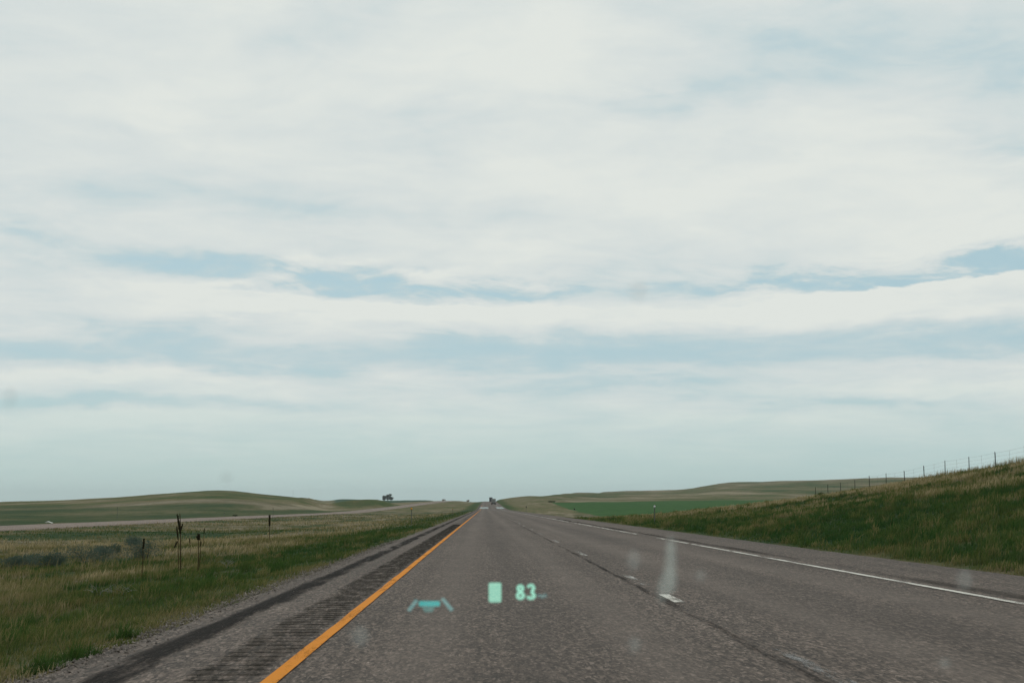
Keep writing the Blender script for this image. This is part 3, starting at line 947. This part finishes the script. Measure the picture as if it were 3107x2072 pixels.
delineator(-92, 900, 3.2, M['post_dark'], 'post on the skyline between the dome-shaped shrub and the far trees', 0, .2)
delineator(14.5 * 2.6, 600, 1.9, M['post_dark'], 'small dark post at the left edge of the green crop field', 0, .3)
delineator(-119.5, 895, 4.6, M['post_dark'], 'thin pole rising behind the dome-shaped shrub on the left skyline', 0, .08)

# ------------------------------------------------------------------ wire fence on the bank
fx = 38.9
fence = thing('wire_fence', 'wire fence of thin dark posts along the brow of the right bank', 'fence', (fx, 108, gz(fx, 108)))
base = Vector(fence.location)
tops = []
fy = [96.2, 102.0] + [107.9 + 5.95 * i for i in range(0, 11)]
for i, y in enumerate(fy):
    x = fx + random.uniform(-.05, .05); z = gz(x, y)
    hgt = 1.28 + random.uniform(-.07, .07)
    ln = random.uniform(-.05, .02)
    mb = MB()   # steel T post: web and flange, pointed foot in the soil
    r = .034
    mb.tube([(x - base.x, y - base.y, z - base.z - .2), (x - base.x + ln * .5, y - base.y, z - base.z + hgt * .5), (x - base.x + ln, y - base.y, z - base.z + hgt)], [r, r, r * .8], 6)
    mb.box((x - base.x + ln * .4, y - base.y - .045, z - base.z + hgt * .5), (.02, .05, hgt * .9))
    obj('post', mb.mesh('post'), M['post_dark'], fence)
    tops.append((x + ln * .9, y, z, hgt))
for k, fr in enumerate((.93, .70, .47, .25)):
    mb = MB(); pts = []
    for i, (x, y, z, hgt) in enumerate(tops):
        pts.append((x - base.x, y - base.y - .02, z + hgt * fr - base.z))
        if i + 1 < len(tops):
            x2, y2, z2, h2 = tops[i + 1]
            pts.append(((x + x2) / 2 - base.x, (y + y2) / 2 - base.y, ((z + hgt * fr) + (z2 + h2 * fr)) / 2 - .03 - base.z))
    mb.tube(pts, .0042, 4)
    obj('wire', mb.mesh('wire'), M['wire'], fence)
for i in range(0, 12):      # twisted wire stays half-way between posts
    (x, y, z, h1), (x2, y2, z2, h2) = tops[i], tops[i + 1]
    mb = MB(); xm, ym = (x + x2) / 2 - base.x, (y + y2) / 2 - base.y; zm = (z + z2) / 2 - base.z
    mb.tube([(xm, ym, zm + .2), (xm, ym, zm + 1.16)], .0055, 4)
    obj('stay', mb.mesh('stay'), M['wire'], fence)

# ------------------------------------------------------------------ far trees
def tree(px, Y, w, h, lab, seed, k=12):
    r = random.Random(seed)
    x = (px - 1470) / FP * Y
    t = thing('tree', lab, 'tree', (x, Y, gz(x, Y) - .1), 0, 'distant trees on the left skyline')
    mb = MB()
    mb.tube([(0, 0, -.3), (.05, 0, h * .3), (-.1, 0, h * .62), (0, 0, h * .85)], [.34, .26, .18, .06], 8)
    lobes = []
    for i in range(k):
        a = r.uniform(0, 6.28); zc = h * r.uniform(.20, .80)
        rr = r.uniform(.1, .72) * w / 2 * max(.1, 1.15 - 1.6 * abs(zc / h - .42))
        lobes.append((rr * math.cos(a), rr * math.sin(a), zc, w * r.uniform(.2, .3), w * r.uniform(.2, .3), h * r.uniform(.16, .24)))
        mb.tube([(0, 0, h * .25), (rr * .5 * math.cos(a), rr * .5 * math.sin(a), h * .42), (rr * math.cos(a), rr * math.sin(a), zc)], [.16, .1, .04], 5)
    obj('trunk', mb.mesh('trunk', True), M['bark'], t)
    V, F = leaf_cloud(lobes, 2600, .30, shell=.2)
    obj('crown', np_mesh('crown', V, F), M['tree'], t)
tree(1168.5, 1995, 7.6, 7.2, 'lowest and leftmost tree of the small far grove on the skyline', 3)
tree(1178, 2003, 7.2, 9.2, 'middle tree of the small far grove, narrow with trunk showing', 5)
tree(1188, 2010, 8.6, 10.4, 'tallest, rightmost round tree of the small far grove on the skyline', 9, 13)

# ------------------------------------------------------------------ trucks
def truck(x, y, lab, mat, w, h, length, sc=1.0):
    z = float(zr(y)) + .012
    sl = math.atan(.0078)
    t = thing('box_truck', lab, 'truck', (x, y, z), 0)
    t.rotation_euler = (sl, 0, 0)
    b = MB(); b.box((0, length / 2, 1.05 + (h - 1.05) / 2), (w, length, h - 1.05), 0, .05)
    obj('cargo_box', b.mesh('cargo_box'), mat, t)
    d = MB()
    for s in (-1, 1): d.box((s * w * .24, -.03, 1.2 + (h - 1.45) / 2), (w * .45, .05, h - 1.5), 0, .01)
    dr = obj('rear_door', d.mesh('rear_door'), mat, t)
    hb = MB()
    for s in (-1, 1): hb.tube([(s * .12, -.08, 1.35), (s * .12, -.08, h - .35)], .02, 6)
    obj('lock_rod', hb.mesh('lock_rod'), M['steel'], dr)
    c = MB()
    for s in (-1, 1): c.box((s * .45, length / 2 + .6, .9), (.14, length + 1.0, .24))
    c.box((0, .05, .52), (w * .94, .12, .16)); c.box((-.8, .12, .75), (.08, .08, .4)); c.box((.8, .12, .75), (.08, .08, .4))
    obj('chassis', c.mesh('chassis'), M['chassis'], t)
    cb = MB()
    cb.box((0, length + .35 + .9, 1.25), (w * .88, 1.8, 1.7), 0, .12, .97); cb.box((0, length + .35 + 2.0, .85), (w * .84, 1.0, .9), 0, .12)
    obj('cab', cb.mesh('cab'), mat, t)
    for s in (-1, 1):
        lb = MB(); lb.box((s * (w / 2 - .2), -.035, .88), (.26, .06, .14), 0, .01)
        obj('tail_lamp', lb.mesh('tail_lamp'), M['tail'], t)
        for (yy, n2) in ((1.1, 2), (2.3, 2), (length + 2.1, 1)):
            wb = MB()
            for k in range(n2):
                wb.cyl((s * (w / 2 - .16 - .31 * k), yy, .5), (1, 0, 0), .5, .27, 20)
            wo = obj('wheel', wb.mesh('wheel'), M['rubber'], t)
            rb = MB(); rb.cyl((s * (w / 2 - .02), yy, .5), (1, 0, 0), .27, .03, 16)
            obj('rim', rb.mesh('rim'), M['steel'], wo)
        fb = MB(); fb.box((s * (w / 2 - .32), .42, .48), (.6, .02, .62))
        obj('mud_flap', fb.mesh('mud_flap'), M['rubber'], t)
    return t
truck(5.15, 817, 'grey box truck seen from behind climbing the hill, nearer of the two', M['truck_grey'], 2.5, 3.35, 6.2)
truck(5.0, 1130, 'dark truck farther up the hill, partly hidden behind the grey truck', M['truck_dark'], 2.55, 3.7, 9.0)

# ------------------------------------------------------------------ litter by the far road
lx, ly = px_ground(149, 1590)
lb = MB()
K = 9
for j in range(K):
    for i in range(3):
        lb.v.append(((j / (K - 1) - .5) * .86, (i - 1) * .22, .10 + .09 * math.sin(j * .55) + .05 * j / K + (.04 if i == 1 else 0)))
for j in range(K - 1):
    for i in range(2): lb.f.append((j * 3 + i, (j + 1) * 3 + i, (j + 1) * 3 + i + 1, j * 3 + i + 1))
me = lb.mesh('litter', True)
o = obj('litter', me, M['litter'], None, (lx, ly, gz(lx, ly) + .1))
sm = o.modifiers.new('thick', 'SOLIDIFY'); sm.thickness = .03
tag(o, 'white scrap of plastic litter lying at the edge of the far carriageway', 'litter')

# ------------------------------------------------------------------ head-up display (virtual image about two metres ahead of the driver)
HD = 1.6
def mat_hud(name, col):
    m, N = new_mat(name)
    e = N.n('ShaderNodeEmission'); N.put(e.inputs[0], (*col, 1)); N.put(e.inputs[1], 1.0)
    t = N.n('ShaderNodeBsdfTransparent'); N.put(t.inputs[0], (.90, .90, .90, 1))
    a = N.n('ShaderNodeAddShader'); N.nt.links.new(e.outputs[0], a.inputs[0]); N.nt.links.new(t.outputs[0], a.inputs[1])
    N.surf(a.outputs[0])
    return m
M['hud_mint'] = mat_hud('display_mint', (.115, .285, .215))
M['hud_cyan'] = mat_hud('display_cyan', (.0, .165, .16))
M['hud_dim'] = mat_hud('display_pale_cyan', (.045, .115, .115))
M['hud_faint'] = mat_hud('display_faint', (.02, .075, .07))
hc = at_depth(1450, 1815, HD)
hud = thing('head_up_display', 'glowing mint head-up display with 83 and lane icon floating over the road', 'display', hc)
hud.rotation_euler = cam.rotation_euler.copy()
S = HD / FP
def hp(px, py): return ((px - 1450) * S, -(py - 1815) * S)
def flat(name, polys, mat, parent=hud, th=.0015):
    mb = MB()
    for P in polys:
        k = len(P); q = [hp(*p) for p in P]
        v = [(a, b, th / 2) for a, b in q] + [(a, b, -th / 2) for a, b in q]
        f = [tuple(range(k)), tuple(reversed(range(k, 2 * k)))] + [(i, i + k, (i + 1) % k + k, (i + 1) % k) for i in range(k)]
        mb.add(v, f)
    return obj(name, mb.mesh(name), mat, parent)
def rrect(x0, y0, x1, y1, r, n=4):
    P = []
    for (cx, cy, a0) in ((x1 - r, y0 + r, -90), (x1 - r, y1 - r, 0), (x0 + r, y1 - r, 90), (x0 + r, y0 + r, 180)):
        for i in range(n + 1):
            a = RAD(a0 + 90 * i / n); P.append((cx + r * math.cos(a), cy + r * math.sin(a)))
    return P
flat('sign_icon', [rrect(1483, 1767, 1521, 1826, 5)], M['hud_mint'])
flat('lane_bar', [[(1235, 1850), (1245, 1854), (1269, 1823), (1261, 1816)]], M['hud_dim'])
li = flat('lane_bar', [[(1337, 1816), (1346, 1812), (1377, 1848), (1367, 1854)]], M['hud_dim'])
flat('car_icon', [rrect(1271, 1823, 1335, 1838, 4)], M['hud_cyan'])
flat('road_icon', [[(1281, 1840), (1320, 1840), (1312, 1855), (1288, 1855)]], M['hud_faint'])
def arc(cx, cy, rx, ry, a0, a1, t, n=14):
    O = []; I = []
    for i in range(n + 1):
        a = RAD(a0 + (a1 - a0) * i / n)
        O.append((cx + rx * math.cos(a), cy + ry * math.sin(a))); I.append((cx + (rx - t) * math.cos(a), cy + (ry - t) * math.sin(a)))
    return [[O[i], O[i + 1], I[i + 1], I[i]] for i in range(n)]
flat('speed_digit', arc(1579, 1784, 12, 12, 0, 360, 9, 18) + arc(1579, 1806, 14, 13, 0, 360, 9.5, 18), M['hud_mint'])
flat('speed_digit', arc(1611, 1783, 13, 13, -170, 92, 9, 16) + arc(1611, 1806, 14.5, 13, -92, 170, 9.5, 16), M['hud_mint'])
tc = bpy.data.curves.new('unit_text', 'FONT'); tc.body = 'mph'; tc.size = 17 * S; tc.extrude = .0006; tc.offset = .9 * S * .35
to = bpy.data.objects.new('tmp', tc); C.objects.link(to)
bpy.context.view_layer.update()
tm = bpy.data.meshes.new_from_object(to.evaluated_get(bpy.context.evaluated_depsgraph_get()))
bpy.data.objects.remove(to)
tm.materials.clear()
qx, qy = hp(1630, 1811)
obj('unit_text', tm, M['hud_dim'], hud, (qx, qy, 0))

# ------------------------------------------------------------------ dried residue on the windscreen, 0.7 m ahead of the eye
def mat_residue(name, a, col=(.80, .84, .80)):
    m, N = new_mat(name)
    d = N.n('ShaderNodeBsdfDiffuse'); N.put(d.inputs[0], (*col, 1))
    tl = N.n('ShaderNodeBsdfTranslucent'); N.put(tl.inputs[0], (*col, 1))
    m1 = N.n('ShaderNodeMixShader'); N.put(m1.inputs[0], .5)
    N.nt.links.new(d.outputs[0], m1.inputs[1]); N.nt.links.new(tl.outputs[0], m1.inputs[2])
    t = N.n('ShaderNodeBsdfTransparent')
    p = N.n('ShaderNodeTexCoord').outputs['Object']
    al = N.mul(N.mr(N.noise(p, 160, 3), .25, .75, .55, 1.15), a)
    mx = N.n('ShaderNodeMixShader'); N.put(mx.inputs[0], al)
    N.nt.links.new(t.outputs[0], mx.inputs[1]); N.nt.links.new(m1.outputs[0], mx.inputs[2])
    N.surf(mx.outputs[0])
    return m
M['res1'] = mat_residue('dried_residue', .125, (.80, .88, .84))
M['res2'] = mat_residue('faint_residue', .06, (.80, .86, .84))
M['res3'] = mat_residue('brown_residue', .03, (.35, .32, .28))
WD = .70
def residue(name, label, px, py, lobes, mat, group):
    o = at_depth(px, py, WD); s = WD / FP
    mb = MB()
    for (dx, dy, rx, ry) in lobes:
        mb.ell((dx * s, -dy * s, 0), (rx * s, ry * s, .0004), 20, 6)
    ob = obj(name, mb.mesh(name, True), mat, None, o, cam.rotation_euler.copy())
    return tag(ob, label, 'smear', group)
WG2 = 'dried marks on the windscreen glass'
residue('insect_smear', 'long pale vertical smear of dried residue hanging over the right lane', 2030, 1720,
[(6, -68, 15, 30), (5, -35, 18, 42), (4, 0, 19, 42), (1, 30, 24, 34), (-5, 52, 29, 30), (-10, 66, 26, 22), (-22, 88, 14, 22)], M['res1'], WG2)
for (px, py, rx, ry, mt, lab) in [
        (1921, 1700, 22, 34, 'res2', 'faint upright blur left of the long pale smear'),
        (2124, 1745, 17, 17, 'res2', 'small faint round spot right of the long pale smear'),
        (1924, 1955, 20, 26, 'res2', 'faint round spot low over the lane seam'),
        (2865, 2012, 20, 16, 'res2', 'small pale spot at the lower right, over the right lane'),
        (2925, 1760, 26, 34, 'res2', 'faint pale blur over the right shoulder near the right border'),
        (1090, 1930, 30, 34, 'res2', 'faint pale round spot beside the yellow line, below the lane icon'),
        (1935, 885, 32, 34, 'res3', 'faint brownish spot on the sky above the right lane'),
        (28, 1208, 26, 34, 'res3', 'faint brownish spot on the sky at the left border'),
        (685, 1452, 22, 24, 'res3', 'faint grey spot on the sky just above the left hill')]:
    residue('dried_spot', lab, px, py, [(0, 0, rx, ry), (rx * .2, -ry * .2, rx * .7, ry * .7)], M[mt], WG2)

# ------------------------------------------------------------------ haze: thin even air round the whole scene
hb = MB(); hb.box((0, 5600, 30), (15200, 13600, 200))
hm, N = new_mat('haze_air')
pv = N.n('ShaderNodeVolumePrincipled'); N.put(pv.inputs['Color'], (.84, .93, .96, 1)); N.put(pv.inputs['Density'], HAZE); N.put(pv.inputs['Anisotropy'], .2)
N.nt.links.new(pv.outputs[0], N.out.inputs['Volume'])
kind(obj('haze', hb.mesh('haze'), hm), 'stuff')

# ------------------------------------------------------------------ sky
SUN_EL, SUN_AZ = 52.0, -25.0            # degrees; azimuth from +Y towards +X
world = bpy.data.worlds.new('World'); scene.world = world
world.use_nodes = True
wt = world.node_tree
for nd in list(wt.nodes):
    if nd.type != 'OUTPUT_WORLD': wt.nodes.remove(nd)
N = NT(wt)
D = N.n('ShaderNodeTexCoord').outputs['Generated']
D = N.vm('NORMALIZE', D)
X, Y, Z = N.xyz(D)
DEG = 57.29578
el = N.mul(N.m('ARCSINE', Z), DEG)
az = N.mul(N.m('ARCTAN2', X, Y), DEG)
zz = N.add(N.m('MAXIMUM', Z, 0.0), .075)
qx = N.m('DIVIDE', X, zz); qy = N.m('DIVIDE', Y, zz)
q = N.comb(qx, qy, 0)
nA = N.noise(N.vm('ADD', q, (2.7, .4, 1.3)), 1.15, 7, .56, .5)
nB = N.noise(N.vm('ADD', q, (9.1, 4.2, 3)), 3.4, 6, .6, .9)
# wispy detail in angle space, stretched sideways
ang = N.comb(N.mul(az, .22), N.mul(el, .75), 0)
nC = N.noise(ang, 1.0, 7, .62, .7)
warp = N.noise(N.comb(N.mul(az, .16), N.mul(el, .5), 4.0), 1.0, 5, .6, .3, col=True)
wx_, wy_, _ = N.xyz(warp)
fl = N.mr(el, 1, 12, .35, 1.0)
az2 = N.add(az, N.mul(N.sub(wx_, .5), 9.0))
el2 = N.add(el, N.mul(N.mul(N.sub(wy_, .5), 3.4), fl))
PXD = .01755
def gauss(x, y, sx, sy, amp, tilt=0.0):
    a0 = (x - 1112) * PXD; e0 = (1163 - y) * PXD
    da = N.sub(az2, a0)
    a = N.m('DIVIDE', da, sx * PXD)
    ee = N.sub(el2, e0)
    if tilt: ee = N.sub(ee, N.mul(da, tilt))
    e = N.m('DIVIDE', ee, sy * PXD)
    r = N.add(N.mul(a, a), N.mul(e, e))
    return N.mul(N.m('POWER', 2.71828, N.mul(r, -1.0)), amp)
patches = [
    (2030, 170, 330, 90, -.42, .1), (2330, 260, 170, 70, -.36, 0), (2290, 372, 150, 32, -.50, .0), (1530, 232, 260, 38, -.42, .12), (1060, 275, 170, 40, -.26, .1),
    (940, 345, 330, 55, -.26, -.05), (640, 470, 380, 45, -.26, .0), (1180, 500, 300, 40, -.12, .0), (90, 570, 150, 20, -.40, 0), (430, 628, 190, 22, -.45, -.05),
    (100, 808, 330, 34, -.58, 0), (2230, 805, 330, 36, -.46, 0), (1500, 815, 420, 44, -.26, 0), (800, 830, 420, 36, -.34, 0), (300, 935, 420, 15, -.62, 0), (1950, 928, 420, 14, -.45, 0),
    (1120, 800, 260, 24, -.30, 0), (1850, 80, 420, 60, -.18, 0), (780, 60, 200, 60, -.12, 0), (1500, 880, 700, 10, -.2, 0), (1250, 815, 1500, 46, -.15, 0), (1500, 330, 260, 60, -.10, 0), (350, 330, 260, 26, -.14, 0), (600, 120, 260, 40, -.12, -.05), (1700, 120, 260, 40, -.14, .1),
    (1500, 440, 520, 90, .16, 0), (1180, 150, 300, 80, .12, 0), (260, 220, 330, 200, .10, 0), (1000, 730, 800, 16, .26, 0), (2000, 725, 460, 30, .28, 0), (500, 760, 240, 12, -.22, .02), (1500, 765, 300, 12, -.20, .0), (2100, 765, 240, 10, -.2, .0), (1000, 780, 200, 10, -.14, 0), (300, 872, 420, 14, .35, 0),
    (2150, 520, 260, 50, .22, 0), (690, 628, 120, 16, .55, .12), (560, 660, 150, 9, .4, .03), (1180, 660, 120, 8, .3, .03), (980, 648, 190, 13, .45, .1), (1850, 690, 180, 12, .5, .1), (1300, 1040, 300, 16, .16, 0), (2150, 895, 330, 16, .25, 0), (700, 965, 700, 16, .2, 0)]
dens = N.add(.765, N.add(N.mul(N.sub(nA, .5), 1.15), N.add(N.mul(N.sub(nB, .5), .42), N.mul(N.sub(nC, .5), .40))))
for p in patches: dens = N.add(dens, gauss(p[0], p[1], p[2], p[3] * 1.1, p[4] * .86, p[5]))
# the long clear gap above a crisp cloud edge
def fcurve(v, lo, hi, pts):
    nd = N.n('ShaderNodeFloatCurve'); N.put(nd.inputs['Value'], N.mr(v, lo, hi))
    cv = nd.mapping.curves[0]
    while len(cv.points) < len(pts): cv.points.new(.5, .5)
    for pt, (a, b) in zip(cv.points, pts): pt.location = (a, b); pt.handle_type = 'AUTO'
    nd.mapping.update()
    return nd.outputs[0]
A0, A1 = -20.0, 22.0
def ax(x): return ((x - 1112) * PXD - A0) / (A1 - A0)
edge = N.mul(fcurve(az, A0, A1, [(0, .83), (ax(200), .87), (ax(500), .85), (ax(800), .815), (ax(1080), .80), (ax(1300), .80), (ax(1650), .785), (ax(1850), .815), (ax(2050), .845), (ax(2351), .89), (1, .89)]), 10.0)
ampl = fcurve(az, A0, A1, [(0, .12), (ax(200), .22), (ax(450), .55), (ax(700), .72), (ax(1000), .75), (ax(1250), .68), (ax(1450), .35), (ax(1650), .55), (ax(1900), .85), (ax(2200), .95), (1, .9)])
rag = N.noise(N.comb(N.mul(az, .55), N.mul(el, 1.6), 2.0), 1.0, 6, .62)
ed = N.sub(N.add(el, N.mul(N.sub(rag, .5), .75)), edge)
soft = N.m('MULTIPLY_ADD', N.sub(1.0, N.m('MINIMUM', ampl, 1.0)), 1.5, .12)
gt = N.m('DIVIDE', N.add(ed, .06), soft, clamp=True)
gap = N.mul(N.mr(gt, 0, 1, 0, 1, True), N.mr(N.add(ed, N.mul(N.sub(nC, .5), 2.6)), .22, 1.75, 1, 0, True))
dens = N.sub(dens, N.mul(N.mul(gap, ampl), N.mr(N.add(nC, N.mul(N.sub(nB, .5), .7)), .34, .66, 1.0, .25)))
under = N.mul(N.mr(ed, -.9, -.02, 0, 1, True), N.mr(ed, .0, .12, 1, 0, True))
dens = N.add(dens, N.mul(N.mul(under, ampl), .30))
w = N.mr(dens, .05, .98, 0, 1)
sky = N.n('ShaderNodeTexSky', sky_type='NISHITA', sun_disc=False)
sky.sun_elevation = RAD(SUN_EL); sky.sun_rotation = RAD(SUN_AZ)
sky.air_density = 1.0; sky.dust_density = 2.0; sky.ozone_density = 1.5
clear = N.mix(1.0, sky.outputs[0], (1.0, 1.0, 1.0), 'MULTIPLY')
# thin veil everywhere: milky blue-grey; full cloud: soft white
veil = N.mix(.85, clear, (4.2, 6.0, 6.55))
cloud = N.ramp(w, [(0, (4.5, 6.1, 6.6)), (.35, (5.4, 6.5, 6.7)), (.7, (6.75, 7.3, 7.2)), (1, (7.6, 7.95, 7.55))])
col = N.mix(N.mr(w, 0, .5), veil, cloud)
hor = N.mr(N.add(el, N.mul(N.sub(nC, .5), 2.4)), .4, 6.2, 1, 0, True)
hcol = N.mix(.86, clear, (4.75, 6.65, 6.6))
col = N.mix(N.mul(hor, .92), col, hcol)
low = N.mr(el, -1.5, 0.0, 1, 0)
col = N.mix(low, col, (1.2, 1.25, .95))
bg = N.n('ShaderNodeBackground'); N.put(bg.inputs[0], col); N.put(bg.inputs[1], .1)
N.surf(bg.outputs[0])

sd = bpy.data.lights.new('sun', 'SUN'); sd.energy = .7; sd.angle = RAD(14); sd.color = (1.0, .96, .88)
so = bpy.data.objects.new('sun', sd); C.objects.link(so)
a = RAD(SUN_AZ); e = RAD(SUN_EL)
dirv = Vector((math.sin(a) * math.cos(e), math.cos(a) * math.cos(e), math.sin(e)))
so.rotation_euler = dirv.to_track_quat('Z', 'Y').to_euler()
so.location = dirv * 300

scene.view_settings.view_transform = 'Standard'
scene.view_settings.look = 'None'
scene.view_settings.exposure = 0.0
scene.view_settings.gamma = 1.0
scene.render.engine = 'CYCLES'
scene.cycles.max_bounces = 6
scene.cycles.transparent_max_bounces = 24
scene.render.resolution_x = 1024; scene.render.resolution_y = 682
